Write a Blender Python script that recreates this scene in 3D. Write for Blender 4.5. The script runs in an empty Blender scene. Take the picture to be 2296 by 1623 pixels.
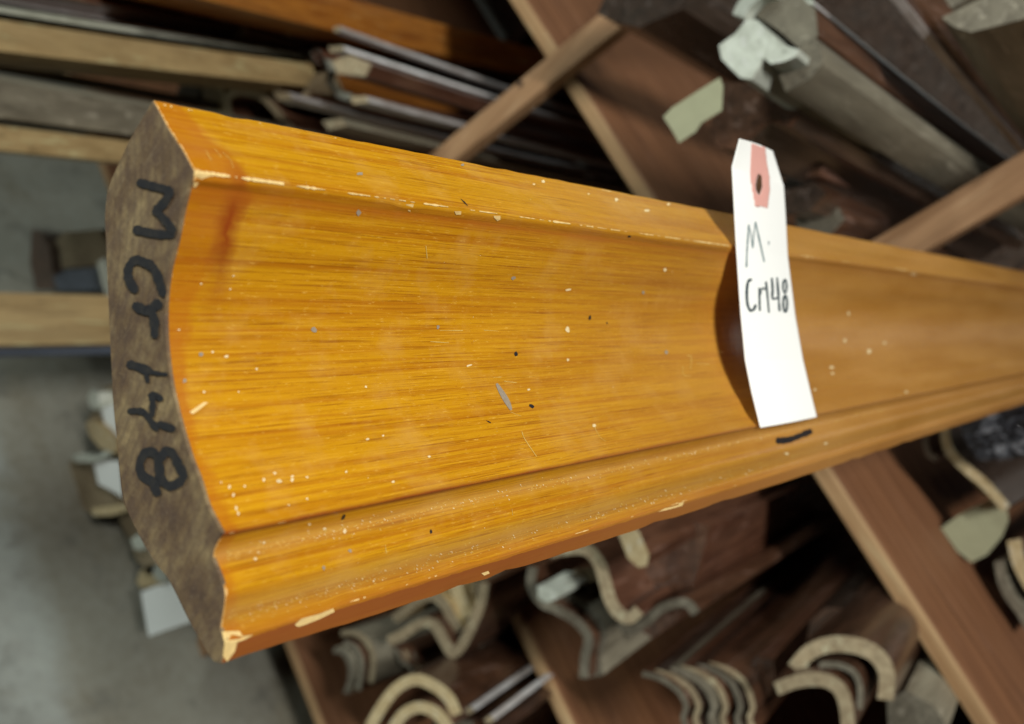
import bpy, math, random
from mathutils import Vector, Matrix
from mathutils.geometry import tessellate_polygon
random.seed(7)
scene = bpy.context.scene
col = scene.collection

# ------------------------------------------------------------------ camera
# world: X along the rack, Y into the rack, Z up.  Floor at z=0.
R_ = Vector((.4462, .6423, .6231)).normalized()
D_ = Vector((.8291, -.0337, -.5581))
D_ = (D_ - R_ * D_.dot(R_)).normalized()
F_ = R_.cross(D_).normalized()
CAM = Vector((0, 0, 1.70))
FOC = 2047.0
cd = bpy.data.cameras.new('camera'); cam = bpy.data.objects.new('camera', cd); col.objects.link(cam)
m = Matrix((R_, -D_, -F_)).transposed().to_4x4(); m.translation = CAM
cam.matrix_world = m
cd.sensor_width = 36.0; cd.lens = FOC / 2296 * 36.0
cd.clip_start = .01; cd.clip_end = 60
cd.dof.use_dof = True; cd.dof.focus_distance = .285; cd.dof.aperture_fstop = 10.0
scene.camera = cam
scene.render.resolution_x = 1024; scene.render.resolution_y = 724

# ------------------------------------------------------------------ light
w = bpy.data.worlds.new('World'); scene.world = w; w.use_nodes = True
w.node_tree.nodes['Background'].inputs[0].default_value = (.75, .85, .80, 1)
w.node_tree.nodes['Background'].inputs[1].default_value = .006
scene.view_settings.view_transform = 'Standard'; scene.view_settings.look = 'None'
scene.view_settings.exposure = 0.0; scene.view_settings.gamma = 1.0
def area(name, loc, target, sx, sy, power, colr):
    l = bpy.data.lights.new(name, 'AREA'); l.shape = 'RECTANGLE'; l.size = sx; l.size_y = sy
    l.energy = power; l.color = colr
    o = bpy.data.objects.new(name, l); col.objects.link(o); o.location = loc
    o.rotation_euler = (Vector(target) - Vector(loc)).to_track_quat('-Z', 'Y').to_euler()
    return o
area('ceiling_lamp', (.55, -.62, 3.50), (.05, .40, 1.55), .7, .07, 68, (1, .985, .92))
area('ceiling_lamp', (-2.6, -1.7, 3.1), (-1.2, .4, .2), 2.6, .20, 80, (.90, 1, .96))

# ------------------------------------------------------------------ helpers
def ray(u, v): return R_ * (u - 1148) + D_ * (v - 811.5) + F_ * FOC
def atY(p, Y):
    r = ray(*p); return CAM + r * ((Y - CAM.y) / r.y)
def atD(p, z): return CAM + ray(*p) * (z / FOC)
OFF = {1: (0, 0), 2: (759, 0), 3: (1507, 0), 4: (0, 534.3), 5: (759, 534.3), 6: (1507, 534.3), 7: (0, 1065), 8: (759, 1065), 9: (1507, 1065)}
def C(n, pts):
    return [(OFF[n][0] + x * .34422, OFF[n][1] + y * .34422) for x, y in pts]
def spline(pts, n=6, closed=False):
    out = []; N = len(pts)
    for i in range(N - 1):
        p0 = Vector(pts[max(i - 1, 0)]); p1 = Vector(pts[i]); p2 = Vector(pts[i + 1]); p3 = Vector(pts[min(i + 2, N - 1)])
        for k in range(n):
            t = k / n
            out.append(.5 * ((2 * p1) + (-p0 + p2) * t + (2 * p0 - 5 * p1 + 4 * p2 - p3) * t * t + (-p0 + 3 * p1 - 3 * p2 + p3) * t ** 3))
    out.append(Vector(pts[-1]))
    return out
def ribbon(pts, th, n=5, taper=None):
    s = spline(pts, n); L = []; Rr = []
    for i, p in enumerate(s):
        a = s[max(i - 1, 0)]; b = s[min(i + 1, len(s) - 1)]
        t = (b - a); t = t.normalized() if t.length else Vector((1, 0))
        nrm = Vector((-t.y, t.x)); h = th / 2
        if taper: h *= taper(i / (len(s) - 1))
        L.append(p + nrm * h); Rr.append(p - nrm * h)
    return [tuple(q) for q in L + Rr[::-1]]

def mesh(name, verts, faces, mat, parent=None, smooth=False, origin=None):
    me = bpy.data.meshes.new(name)
    org = Vector(origin) if origin is not None else (parent.matrix_world.translation if parent else sum((Vector(v) for v in verts), Vector()) / len(verts))
    if parent is not None: org = parent.location.copy()
    me.from_pydata([tuple(Vector(v) - org) for v in verts], [], faces); me.update()
    me.materials.append(mat)
    if smooth:
        for p in me.polygons: p.use_smooth = True
    o = bpy.data.objects.new(name, me); col.objects.link(o)
    if parent is not None: o.parent = parent
    else: o.location = org
    return o
def tag(o, label=None, cat=None, group=None, kind=None):
    if label: o['label'] = label
    if cat: o['category'] = cat
    if group: o['group'] = group
    if kind: o['kind'] = kind
    elif cat: o['kind'] = 'thing'
    return o
def tess(poly3):
    return [tuple(t) for t in tessellate_polygon([poly3])]

# ------------------------------------------------------------------ materials
class NT:
    def __init__(s, name):
        s.m = bpy.data.materials.new(name); s.m.use_nodes = True; s.t = s.m.node_tree
        s.b = s.t.nodes['Principled BSDF']
    def n(s, typ, **kw):
        x = s.t.nodes.new(typ)
        for k, v in kw.items():
            if k.startswith('i_'): x.inputs[k[2:].replace('_', ' ')].default_value = v
            else: setattr(x, k, v)
        return x
    def l(s, a, b): s.t.links.new(a, b)
    def mapping(s, scale, coord='Object', loc=(0, 0, 0)):
        tc = s.n('ShaderNodeTexCoord'); mp = s.n('ShaderNodeMapping'); mp.inputs['Scale'].default_value = scale; mp.inputs['Location'].default_value = loc
        s.l(tc.outputs[coord], mp.inputs[0]); return mp.outputs[0]
    def noise(s, vec, scale=1, detail=4, rough=.55, dist=0):
        x = s.n('ShaderNodeTexNoise'); x.inputs['Scale'].default_value = scale; x.inputs['Detail'].default_value = detail
        x.inputs['Roughness'].default_value = rough; x.inputs['Distortion'].default_value = dist
        s.l(vec, x.inputs['Vector']); return x.outputs['Fac']
    def ramp(s, fac, stops):
        x = s.n('ShaderNodeValToRGB'); e = x.color_ramp.elements
        e[0].position, e[0].color = stops[0][0], (*stops[0][1], 1) if len(stops[0][1]) == 3 else stops[0][1]
        e[1].position, e[1].color = stops[-1][0], (*stops[-1][1], 1)
        for p, c in stops[1:-1]:
            q = e.new(p); q.color = (*c, 1)
        s.l(fac, x.inputs[0]); return x.outputs[0]
    def mix(s, fac, a, b, mode='MIX'):
        x = s.n('ShaderNodeMix', data_type='RGBA', blend_type=mode)
        for sock, v in ((x.inputs[0], fac), (x.inputs[6], a), (x.inputs[7], b)):
            if isinstance(v, (int, float)): sock.default_value = v
            elif isinstance(v, tuple): sock.default_value = (*v, 1)
            else: s.l(v, sock)
        return x.outputs[2]
    def math(s, op, a, b=0.0, c=None, clamp=False):
        x = s.n('ShaderNodeMath', operation=op, use_clamp=clamp)
        for i, v in enumerate((a, b) if c is None else (a, b, c)):
            if isinstance(v, (int, float)): x.inputs[i].default_value = v
            else: s.l(v, x.inputs[i])
        return x.outputs[0]
    def bump(s, h, strength=.3, dist=.001):
        x = s.n('ShaderNodeBump'); x.inputs['Strength'].default_value = strength; x.inputs['Distance'].default_value = dist
        s.l(h, x.inputs['Height']); s.l(x.outputs[0], s.b.inputs['Normal'])
    def set(s, **kw):
        for k, v in kw.items(): s.b.inputs[k.replace('_', ' ')].default_value = v

def wood(name, dark, light, rough=.45, coat=0.0, across=90, along=5, dirt=.25, dirtcol=(.05, .045, .035), scuff=.6, axis='y'):
    def sv(a, b): return {'x': (b, a, a), 'y': (a, b, a), 'z': (a, a, b)}[axis]
    t = NT(name)
    oi = t.n('ShaderNodeObjectInfo')
    tc = t.n('ShaderNodeTexCoord'); ad = t.n('ShaderNodeVectorMath', operation='ADD')
    mu = t.n('ShaderNodeVectorMath', operation='SCALE'); mu.inputs['Scale'].default_value = 3.0
    t.l(oi.outputs['Random'], mu.inputs[0]); t.l(tc.outputs['Object'], ad.inputs[0]); t.l(mu.outputs[0], ad.inputs[1])
    mp = t.n('ShaderNodeMapping'); mp.inputs['Scale'].default_value = sv(across, along); t.l(ad.outputs[0], mp.inputs[0])
    g = t.noise(mp.outputs[0], 1, 5, .6, .3)
    c = t.ramp(g, [(.30, dark), (.68, light)])
    mp2 = t.n('ShaderNodeMapping'); mp2.inputs['Scale'].default_value = sv(14, 3); t.l(ad.outputs[0], mp2.inputs[0])
    d = t.noise(mp2.outputs[0], 1, 5, .65)
    dm = t.ramp(d, [(.42, (0, 0, 0)), (.72, (dirt, dirt, dirt))])
    c = t.mix(dm, c, dirtcol)
    mp3 = t.n('ShaderNodeMapping'); mp3.inputs['Scale'].default_value = sv(110, 9); t.l(ad.outputs[0], mp3.inputs[0])
    sc = t.noise(mp3.outputs[0], 1, 6, .72, .6)
    c = t.mix(t.ramp(sc, [(.56, (0, 0, 0)), (.68, (scuff, scuff, scuff))]), c, tuple(min(.7, x * 1.6 + .10) for x in light))
    c = t.mix(t.ramp(sc, [(.30, (.7, .7, .7)), (.42, (0, 0, 0))]), c, tuple(x * .35 for x in dark))
    v = t.math('MULTIPLY_ADD', oi.outputs['Random'], .5, .75)
    hs = t.n('ShaderNodeHueSaturation'); t.l(c, hs.inputs['Color']); t.l(v, hs.inputs['Value'])
    t.l(hs.outputs[0], t.b.inputs['Base Color'])
    r = t.math('MULTIPLY_ADD', d, .35, rough - .15, clamp=True); t.l(r, t.b.inputs['Roughness'])
    t.b.inputs['Coat Weight'].default_value = coat; t.b.inputs['Coat Roughness'].default_value = .22
    t.bump(g, .35, .0006)
    return t.m

M = {}
M['rack'] = wood('rack_board_wood', (.140, .056, .023), (.235, .104, .046), .62, 0, 75, 3.5, .35, (.11, .045, .022), .22, 'x')
M['rack_edge'] = wood('rack_edge_wood', (.34, .19, .085), (.50, .32, .16), .7, 0, 90, 6, .25, (.16, .09, .05), .4, 'x')
M['post'] = wood('post_wood', (.28, .15, .07), (.46, .27, .14), .65, 0, 90, 5, .3, (.14, .08, .05), .3, 'z')
M['brown'] = wood('brown_stained_wood', (.045, .020, .011), (.125, .056, .030), .30, .5)
M['red'] = wood('red_brown_wood', (.08, .030, .017), (.18, .078, .044), .30, .5)
M['orange'] = wood('orange_varnished_wood', (.26, .075, .012), (.55, .22, .035), .30, .6)
M['tan'] = wood('tan_wood', (.30, .20, .085), (.50, .36, .17), .55, .1, 60, 4, .35, (.20, .15, .08))
M['grey'] = wood('weathered_grey_wood', (.145, .125, .088), (.29, .26, .19), .55, .1, 50, 5, .3, (.09, .08, .06))
M['greypale'] = wood('pale_primed_wood', (.36, .38, .32), (.62, .66, .58), .5, .2, 60, 20, .4, (.20, .21, .17))
M['dark'] = wood('dark_stained_wood', (.022, .014, .010), (.065, .040, .028), .28, .8)
M['black'] = wood('black_lacquered_wood', (.010, .010, .012), (.030, .028, .030), .2, 1.0)
M['worn'] = wood('worn_arris_and_glint', (.46, .42, .40), (.86, .85, .86), .35, .6, 120, 30, .5, (.20, .12, .08), .8)  # worn edges, and strips that paint gloss highlights
t_ = NT('crinkled_film_over_black_wood'); v_ = t_.mapping((1, 1, 1)); n_ = t_.noise(t_.mapping((60, 18, 60)), 1, 5, .7, 1.2)
t_.l(t_.ramp(n_, [(.42, (.012, .012, .014)), (.54, (.06, .065, .08)), (.64, (.40, .41, .45))]), t_.b.inputs['Base Color'])  # pale stops paint the shiny highlights of the film
t_.set(Roughness=.16); t_.b.inputs['Coat Weight'].default_value = 1; t_.bump(n_, 1.0, .02); M['film'] = t_.m
M['cream'] = wood('raw_cream_wood', (.46, .34, .17), (.66, .54, .32), .7, 0, 120, 60, .25, (.28, .2, .1))
M['rawend'] = wood('sawn_end_wood', (.26, .19, .11), (.46, .37, .235), .75, 0, 220, 220, .45, (.10, .08, .05))
M['rawdark'] = wood('dirty_sawn_end_wood', (.10, .085, .06), (.21, .185, .135), .75, 0, 220, 220, .4, (.05, .045, .035))
M['blue'] = wood('blue_grey_painted_wood', (.07, .09, .13), (.14, .17, .23), .5, .2)

FLIP = True
def floor_mat():
    t = NT('stained_concrete')
    v = t.mapping((1, 1, 1))
    a = t.noise(v, 3.0, 6, .62, .6); b = t.noise(v, 45, 6, .7); c = t.noise(v, 9, 5, .65)
    base = t.ramp(a, [(.36, (.16, .145, .105)), (.47, (.27, .28, .255)), (.60, (.36, .385, .355))])
    # old brown stain with a long straight edge, and a hairline joint (floor metres)
    sp = t.n('ShaderNodeSeparateXYZ'); t.l(v, sp.inputs[0])
    def fpt(u_, v_): q = ray(u_, v_); k = CAM.z / -q.z; return (q.x * k, q.y * k)
    def side(pa, pb):
        dx, dy = pb[0] - pa[0], pb[1] - pa[1]; L = math.hypot(dx, dy); nx, ny = -dy / L, dx / L
        d_ = t.math('ADD', t.math('MULTIPLY', sp.outputs[0], nx), t.math('MULTIPLY_ADD', sp.outputs[1], ny, -(pa[0] * nx + pa[1] * ny)))
        return t.math('ADD', d_, t.math('MULTIPLY_ADD', c, .10, -.05))
    d1 = side(fpt(34, 1065), fpt(145, 1454))
    m1 = t.math('MULTIPLY_ADD', d1, 22 if FLIP else -22, .5, clamp=True)
    base = t.mix(t.math('MULTIPLY', m1, .62), base, (.17, .14, .085))
    d2 = t.math('ABSOLUTE', side(fpt(120, 1500), fpt(300, 1560)))
    base = t.mix(t.math('MULTIPLY', t.math('LESS_THAN', d2, .004), .6), base, (.08, .075, .06))
    base = t.mix(t.ramp(b, [(.3, (0, 0, 0)), (.75, (.35, .35, .35))]), base, (.42, .43, .38))
    base = t.mix(t.ramp(c, [(.56, (0, 0, 0)), (.70, (.55, .55, .55))]), base, (.11, .105, .09))
    t.l(base, t.b.inputs['Base Color']); t.set(Roughness=.7)
    t.bump(b, .4, .002); return t.m
M['floor'] = floor_mat()
def plain(name, c, rough=.6, var=.15, scale=200):
    t = NT(name); v = t.mapping((1, 1, 1)); n = t.noise(v, scale, 4, .6)
    t.l(t.mix(n, tuple(x * (1 - var) for x in c), tuple(min(1, x * (1 + var)) for x in c)), t.b.inputs['Base Color'])
    t.set(Roughness=rough); t.bump(n, .15, .0003); return t.m
M['paper'] = plain('white_card', (.93, .94, .92), .7, .01)
M['papercream'] = plain('cream_card', (.36, .36, .23), .8, .15, 60)
M['paperwhite'] = plain('white_paper_label', (.85, .88, .86), .8, .03)
M['pink'] = plain('pink_reinforcement', (.74, .38, .33), .7, .06, 300)
t_ = NT('black_marker_ink'); n_ = t_.noise(t_.mapping((1, 1, 1)), 420, 5, .75)
t_.l(t_.ramp(n_, [(.45, (.010, .010, .014)), (.62, (.022, .019, .018)), (.78, (.085, .065, .042))]), t_.b.inputs['Base Color']); t_.set(Roughness=.55); M['ink'] = t_.m
M['pen'] = plain('grey_pen_ink', (.035, .060, .070), .6, .3)
M['penfaint'] = plain('faint_pen_ink', (.20, .27, .28), .6, .3)
M['chip'] = plain('pale_bare_wood_chip', (.74, .53, .22), .6, .25, 600)
M['speck'] = plain('pale_dust_and_glint', (.74, .60, .34), .6, .2, 600)  # pale specks, some of them painted glints
M['gouge'] = plain('grey_gouge', (.30, .25, .19), .5, .35, 900)
M['scuff'] = plain('scuffed_varnish', (.60, .40, .10), .5, .2, 700)

def hero_mat():
    t = NT('amber_varnished_fir')
    uvn = t.n('ShaderNodeUVMap'); uvn.uv_map = 'UVMap'
    def mp(su, sv, lu=0, lv=0):
        x = t.n('ShaderNodeMapping'); x.inputs['Scale'].default_value = (su, sv, 1); x.inputs['Location'].default_value = (lu, lv, 0)
        t.l(uvn.outputs[0], x.inputs[0]); return x.outputs[0]
    fine = t.noise(mp(1900, 30), 1, 3, .65, .2)
    pore = t.noise(mp(1500, 260, 5, 2), 1, 3, .7)      # pore dashes
    mid = t.noise(mp(520, 6, 3, 1), 1, 4, .6, .25)    # growth lines
    wide = t.noise(mp(60, 7, 9, 4), 1, 3, .5)         # slow tone change
    blot = t.noise(mp(45, 38, 2, 7), 1, 5, .65)
    c = t.mix(wide, (.44, .192, .004), (.61, .300, .007))
    c = t.mix(t.ramp(mid, [(.36, (.75, .75, .75)), (.56, (0, 0, 0))]), c, (.38, .125, .004))
    c = t.mix(t.ramp(fine, [(.33, (.80, .80, .80)), (.47, (0, 0, 0))]), c, (.25, .072, .003))
    c = t.mix(t.ramp(pore, [(.60, (0, 0, 0)), (.72, (.5, .5, .5))]), c, (.80, .50, .10))
    c = t.mix(t.ramp(pore, [(.30, (.5, .5, .5)), (.40, (0, 0, 0))]), c, (.30, .09, .004))
    c = t.mix(t.ramp(fine, [(.58, (0, 0, 0)), (.75, (.45, .45, .45))]), c, (.88, .50, .05))
    c = t.mix(t.ramp(blot, [(.50, (0, 0, 0)), (.75, (.42, .42, .42))]), c, (.60, .34, .09))
    # stains: UV v is distance from the sawn end, u the distance round the profile from the top edge
    sep = t.n('ShaderNodeSeparateXYZ'); t.l(uvn.outputs[0], sep.inputs[0]); U, V = sep.outputs[0], sep.outputs[1]
    wob = t.math('MULTIPLY_ADD', t.noise(mp(90, 90), 1, 4, .6), .010, -.005)
    # run of darker finish near the sawn end
    v2 = t.math('ADD', V, wob)
    um0 = t.math('SUBTRACT', 1.0, t.math('DIVIDE', t.math('ABSOLUTE', t.math('SUBTRACT', U, .030)), .042), clamp=True)
    endm = t.math('MULTIPLY', t.math('SUBTRACT', t.math('MULTIPLY_ADD', um0, .0130, .0045), v2), 420, clamp=True)
    endm = t.math('MULTIPLY', endm, t.math('MULTIPLY_ADD', blot, .7, .15), clamp=True)
    c = t.mix(endm, c, (.38, .095, .006))
    band = t.math('SUBTRACT', 1.0, t.math('DIVIDE', t.math('ABSOLUTE', t.math('SUBTRACT', t.math('MULTIPLY_ADD', wob, .8, V), .0125)), .0042), clamp=True)
    um = t.math('SUBTRACT', 1.0, t.math('DIVIDE', t.math('ABSOLUTE', t.math('SUBTRACT', U, .038)), .026), clamp=True)
    band = t.math('MULTIPLY', t.math('MULTIPLY', band, um), t.math('MULTIPLY_ADD', blot, 3.2, -.8), clamp=True)
    c = t.mix(band, c, (.26, .050, .006))
    # bare wood at the very edge of the cut
    edn = t.noise(mp(700, 700), 1, 3, .6)
    ed = t.math('LESS_THAN', V, t.math('MULTIPLY_ADD', edn, .0022, -.00075))
    c = t.mix(t.math('MULTIPLY', ed, .85), c, (.78, .50, .20))
    # shade painted under the lip and in the grooves, dusty tone beside them
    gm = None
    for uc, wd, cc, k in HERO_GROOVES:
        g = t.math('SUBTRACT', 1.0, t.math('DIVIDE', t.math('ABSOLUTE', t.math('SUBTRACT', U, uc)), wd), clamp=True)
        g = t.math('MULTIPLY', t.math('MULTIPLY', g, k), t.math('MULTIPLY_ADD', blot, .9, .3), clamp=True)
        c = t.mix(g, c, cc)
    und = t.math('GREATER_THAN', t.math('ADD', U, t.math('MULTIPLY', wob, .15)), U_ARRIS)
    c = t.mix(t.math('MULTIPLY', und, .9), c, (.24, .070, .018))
    # further back the finish turns browner, with dusty patches
    far = t.n('ShaderNodeMapRange'); far.inputs[1].default_value = .10; far.inputs[2].default_value = .36; t.l(V, far.inputs[0])
    c = t.mix(t.math('MULTIPLY', far.outputs[0], .80), c, t.mix(t.ramp(wide, [(.36, (0, 0, 0)), (.70, (.8, .8, .8))]), (.36, .165, .034), (.48, .250, .075)))
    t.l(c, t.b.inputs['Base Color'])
    sc = t.noise(mp(260, 160), 1, 5, .7)
    rr = t.math('MULTIPLY_ADD', sc, .35, .20); t.l(rr, t.b.inputs['Roughness'])
    t.set(Specular_IOR_Level=.35); t.b.inputs['Coat Weight'].default_value = .15; t.b.inputs['Coat Roughness'].default_value = .18
    h = t.math('ADD', t.math('MULTIPLY', fine, .5), t.math('MULTIPLY', sc, .5)); t.bump(h, .30, .0005)
    return t.m

# ------------------------------------------------------------------ the hero moulding
VP = (2865., 721.)
dv = ray(*VP).normalized()                     # its axis, practically world Y
Y0 = .113
front = C(1, [(1000, 655), (1060, 765), (1120, 870), (1190, 975), (1240, 1065), (1266, 1112)]) \
    + C(1, [(1262, 1150), (1236, 1210), (1200, 1350), (1160, 1550)]) \
    + C(4, [(1110, 200), (1086, 400), (1084, 600), (1100, 800), (1130, 1000), (1180, 1200), (1250, 1430), (1305, 1570)]) \
    + C(7, [(1360, 200), (1420, 320), (1456, 385)]) + C(7, [(1424, 425), (1398, 480), (1392, 540), (1420, 615), (1452, 700), (1466, 790), (1452, 900), (1440, 985), (1452, 1040)]) \
    + C(7, [(1470, 1082), (1448, 1232)])
back = C(7, [(1400, 1215), (1340, 1130), (1240, 950), (1120, 705), (1000, 550), (900, 370), (830, 220), (800, 100)]) \
    + C(4, [(770, 1350), (740, 1000), (715, 500), (695, 0)]) + C(1, [(690, 1400), (712, 1220), (780, 1060), (860, 890), (920, 790)])
# resample with rounded smooth stretches between hard corners
def stretch(a, b, n): return spline(front[a:b + 1], n)
fr = []
for a, b, n in ((0, 5, 4), (5, 7, 4), (7, 20, 5), (20, 29, 5), (29, 30, 1), (30, len(front) - 1, 3)):
    s = stretch(a, b, n)
    fr += s if not fr else s[1:]
fr2 = [tuple(p) for p in fr]
nf = len(fr2)
loop_px = fr2 + [tuple(p) for p in spline(back, 3)]
NV = len(loop_px)
loop3 = [atY(p, Y0) for p in loop_px]
# arc length along the front
arc = [0.0]
for i in range(1, NV): arc.append(arc[-1] + (loop3[i] - loop3[i - 1]).length)
def u_of(px):
    q = min(range(nf), key=lambda i: (fr2[i][0] - px[0]) ** 2 + (fr2[i][1] - px[1]) ** 2); return arc[q]
u_lip = u_of(front[6]); u_g1 = u_of(C(7, [(1424, 425)])[0]); u_g2 = u_of(C(7, [(1452, 1000)])[0])
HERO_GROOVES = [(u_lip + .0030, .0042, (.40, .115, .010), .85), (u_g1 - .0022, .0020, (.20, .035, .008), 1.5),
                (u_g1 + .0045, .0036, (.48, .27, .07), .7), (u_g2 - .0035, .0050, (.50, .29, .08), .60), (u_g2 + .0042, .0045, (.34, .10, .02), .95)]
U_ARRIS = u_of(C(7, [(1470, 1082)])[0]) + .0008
def surf(p, lift=.00022):
    """point on the moulding's front surface seen at pixel p"""
    vx, vy = p[0] - VP[0], p[1] - VP[1]; best = None
    for i in range(nf - 1):
        ax, ay = fr2[i][0] - VP[0], fr2[i][1] - VP[1]; bx, by = fr2[i + 1][0] - VP[0], fr2[i + 1][1] - VP[1]
        ex, ey = bx - ax, by - ay; det = vx * (-ey) + vy * ex
        if abs(det) < 1e-9: continue
        k = (ax * (-ey) + ay * ex) / det; t = (vx * ay - vy * ax) / det if False else None
        qx, qy = vx * k, vy * k
        t = ((qx - ax) * ex + (qy - ay) * ey) / (ex * ex + ey * ey)
        if -.001 <= t <= 1.001 and k > 0:
            if best is None or 1 / k > best[0]: best = (1 / k, Y0 / ray(qx + VP[0], qy + VP[1]).y)
    if best is None: return None
    s, aq = best
    r = ray(*p)
    pt = CAM + r * (aq / s)
    return pt - r.normalized() * lift
# rings along the axis
ys = [0.0]
while Y0 + ys[-1] < 1.75:
    ys.append(ys[-1] + .0015 + .035 * (ys[-1] / 1.6) + .002 * min(1, ys[-1] / .2))
edge_i = [0, min(range(nf), key=lambda i: abs(arc[i] - u_lip)), nf - 1, min(range(nf), key=lambda i: abs(arc[i] - u_g2 - .002))]
verts = []; uvs = []
cen = sum(loop3, Vector()) / NV
from mathutils import noise as mn
for k, y in enumerate(ys):
    for i, p in enumerate(loop3):
        q = p + dv * y
        if i < nf:
            near = min(abs(arc[i] - arc[e]) for e in edge_i)
            wgt = math.exp(-(near / .0012) ** 2)
            nz = mn.noise(Vector((arc[i] * 300, y * 160, 3)))
            chip = max(0, mn.noise(Vector((arc[i] * 50, y * 70, 9))) - .12) * 2.2
            d = wgt * (nz * .00022 - chip * .00055)
            q = q - (cen - p).normalized() * d
            if k == 0: q = q + dv * (.00035 * max(0, mn.noise(Vector((arc[i] * 420, 1, 5)))))
        verts.append(q)
faces = []
for k in range(len(ys) - 1):
    for i in range(NV):
        j = (i + 1) % NV
        faces.append((k * NV + i, k * NV + j, (k + 1) * NV + j, (k + 1) * NV + i))
hero = mesh('crown_moulding', verts, faces, hero_mat(), origin=cen)
uvl = hero.data.uv_layers.new(name='UVMap')
for pl in hero.data.polygons:
    base = pl.vertices[0]; i0 = base % NV
    for li in pl.loop_indices:
        vi = hero.data.loops[li].vertex_index; k, i = divmod(vi, NV)
        uu = arc[i]
        if i0 == NV - 1 and i == 0: uu = arc[-1] + .002
        uvl.data[li].uv = (uu, ys[k])
    pl.use_smooth = True
hero.data.set_sharp_from_angle(angle=math.radians(24))
tag(hero, 'long amber varnished cove moulding in the foreground with black lettering on its sawn end', 'moulding')
# sawn end: a grey brown slab face
def end_mat():
    t = NT('dark_weathered_end_grain')
    v = t.mapping((1, 1, 1)); a = t.noise(t.mapping((260, 10, 120)), 1, 4, .6); b = t.noise(v, 60, 5, .65); c = t.noise(v, 900, 3, .7)
    col_ = t.ramp(b, [(.30, (.070, .040, .022)), (.46, (.145, .090, .042)), (.64, (.29, .210, .100))])
    wv = t.n('ShaderNodeTexWave', wave_type='RINGS', rings_direction='Y'); wv.inputs['Scale'].default_value = 95; wv.inputs['Distortion'].default_value = 3.5
    wv.inputs['Detail'].default_value = 3; wv.inputs['Detail Scale'].default_value = 1.5
    tm = t.mapping((1, 1, 1), 'Object', (.11, 0, .06)); t.l(tm, wv.inputs['Vector'])
    col_ = t.mix(t.ramp(wv.outputs['Fac'], [(.55, (0, 0, 0)), (.95, (.26, .26, .26))]), col_, (.055, .033, .022))
    sw = t.noise(t.mapping((1400, 10, 60)), 1, 2, .5); col_ = t.mix(t.ramp(sw, [(.60, (0, 0, 0)), (.75, (.4, .4, .4))]), col_, (.30, .23, .14))
    col_ = t.mix(t.ramp(a, [(.35, (.55, .55, .55)), (.6, (0, 0, 0))]), col_, (.085, .050, .035))
    col_ = t.mix(t.ramp(c, [(.55, (0, 0, 0)), (.8, (.5, .5, .5))]), col_, (.28, .21, .13))
    t.l(col_, t.b.inputs['Base Color']); t.set(Roughness=.8); t.bump(c, .5, .0004); return t.m
P2 = [p - dv * .0003 for p in loop3]; P1 = [p + dv * .0006 for p in loop3]
cc = [p + (cen - p).normalized() * .00025 for p in P2]
tri = tess([tuple((Vector((p.x, p.z, 0)))) for p in cc])
sides = [(i, (i + 1) % NV, NV + (i + 1) % NV, NV + i) for i in range(NV)]
mesh('sawn_end', cc + [p + (cen - p).normalized() * .0003 for p in P1], tri + sides, end_mat(), hero)

def strokes(name, lines, width, mapf, mat, parent, wob=.12, n=5):
    V = []; Fc = []
    for ln in lines:
        wd = width
        if isinstance(ln, tuple): ln, wd = ln
        s = spline(ln, n) if len(ln) > 1 else [Vector(ln[0]), Vector(ln[0]) + Vector((1, 1))]
        for i, p in enumerate(s):
            # overlapping round dabs joined in a ribbon
            a = s[max(i - 1, 0)]; b = s[min(i + 1, len(s) - 1)]; t = (b - a); t = t.normalized() if t.length else Vector((1, 0))
            nr = Vector((-t.y, t.x)); h = wd / 2 * (1 + random.uniform(-wob, wob))
            e = 0
            if i == 0: V += [mapf(p - t * wd * .35 + nr * h * .5), mapf(p - t * wd * .35 - nr * h * .5)]; e = 1
            V += [mapf(p + nr * h), mapf(p - nr * h)]
            base = len(V)
            if i == 0: Fc.append((base - 4, base - 3, base - 1, base - 2))
            else: Fc.append((base - 4, base - 3, base - 1, base - 2))
            if i == len(s) - 1:
                V += [mapf(p + t * wd * .35 + nr * h * .5), mapf(p + t * wd * .35 - nr * h * .5)]
                base = len(V); Fc.append((base - 4, base - 3, base - 1, base - 2))
    return mesh(name, V, Fc, mat, parent)
endmap = lambda p: atY((p[0], p[1]), Y0 - .0006)
_d = [0]
def endmap2(p):
    _d[0] = (_d[0] + 1) % 40; return atY((p[0], p[1]), Y0 - .0006 - .000004 * _d[0])
LET = [C(1, [(910, 1188), (1010, 1215), (1110, 1240)]), C(1, [(1110, 1240), (1075, 1310), (1015, 1372)]), C(1, [(1015, 1372), (1080, 1440), (1125, 1500)]), C(1, [(1120, 1530), (1000, 1520), (885, 1495)]),
       C(4, [(880, 335), (840, 270), (838, 190), (885, 140), (945, 160)]), C(4, [(955, 155), (1010, 210), (1040, 290), (1062, 360)]),
       (C(4, [(885, 440), (960, 470), (1030, 425)]), 24), C(4, [(985, 470), (1005, 540), (1008, 630)]),
       C(4, [(845, 820), (910, 840), (970, 865)]), (C(4, [(970, 865), (1030, 880), (1085, 885)]), 9), (C(4, [(945, 860), (962, 930)]), 11),
       (C(4, [(845, 1125), (930, 1130), (990, 1200), (1020, 1240)]), 15), (C(4, [(990, 1150), (995, 1060), (985, 1015), (1050, 1045)]), 14), (C(4, [(1040, 1210), (1125, 1240)]), 17),
       C(4, [(1005, 1590), (930, 1545), (910, 1470), (950, 1395), (1010, 1405), (1035, 1480), (1040, 1560), (1010, 1610)]),
       C(4, [(1040, 1440), (1085, 1385), (1130, 1410), (1165, 1480), (1195, 1550), (1150, 1600), (1090, 1610), (1050, 1560)]), C(4, [(1000, 1600), (1025, 1660)])]
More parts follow.
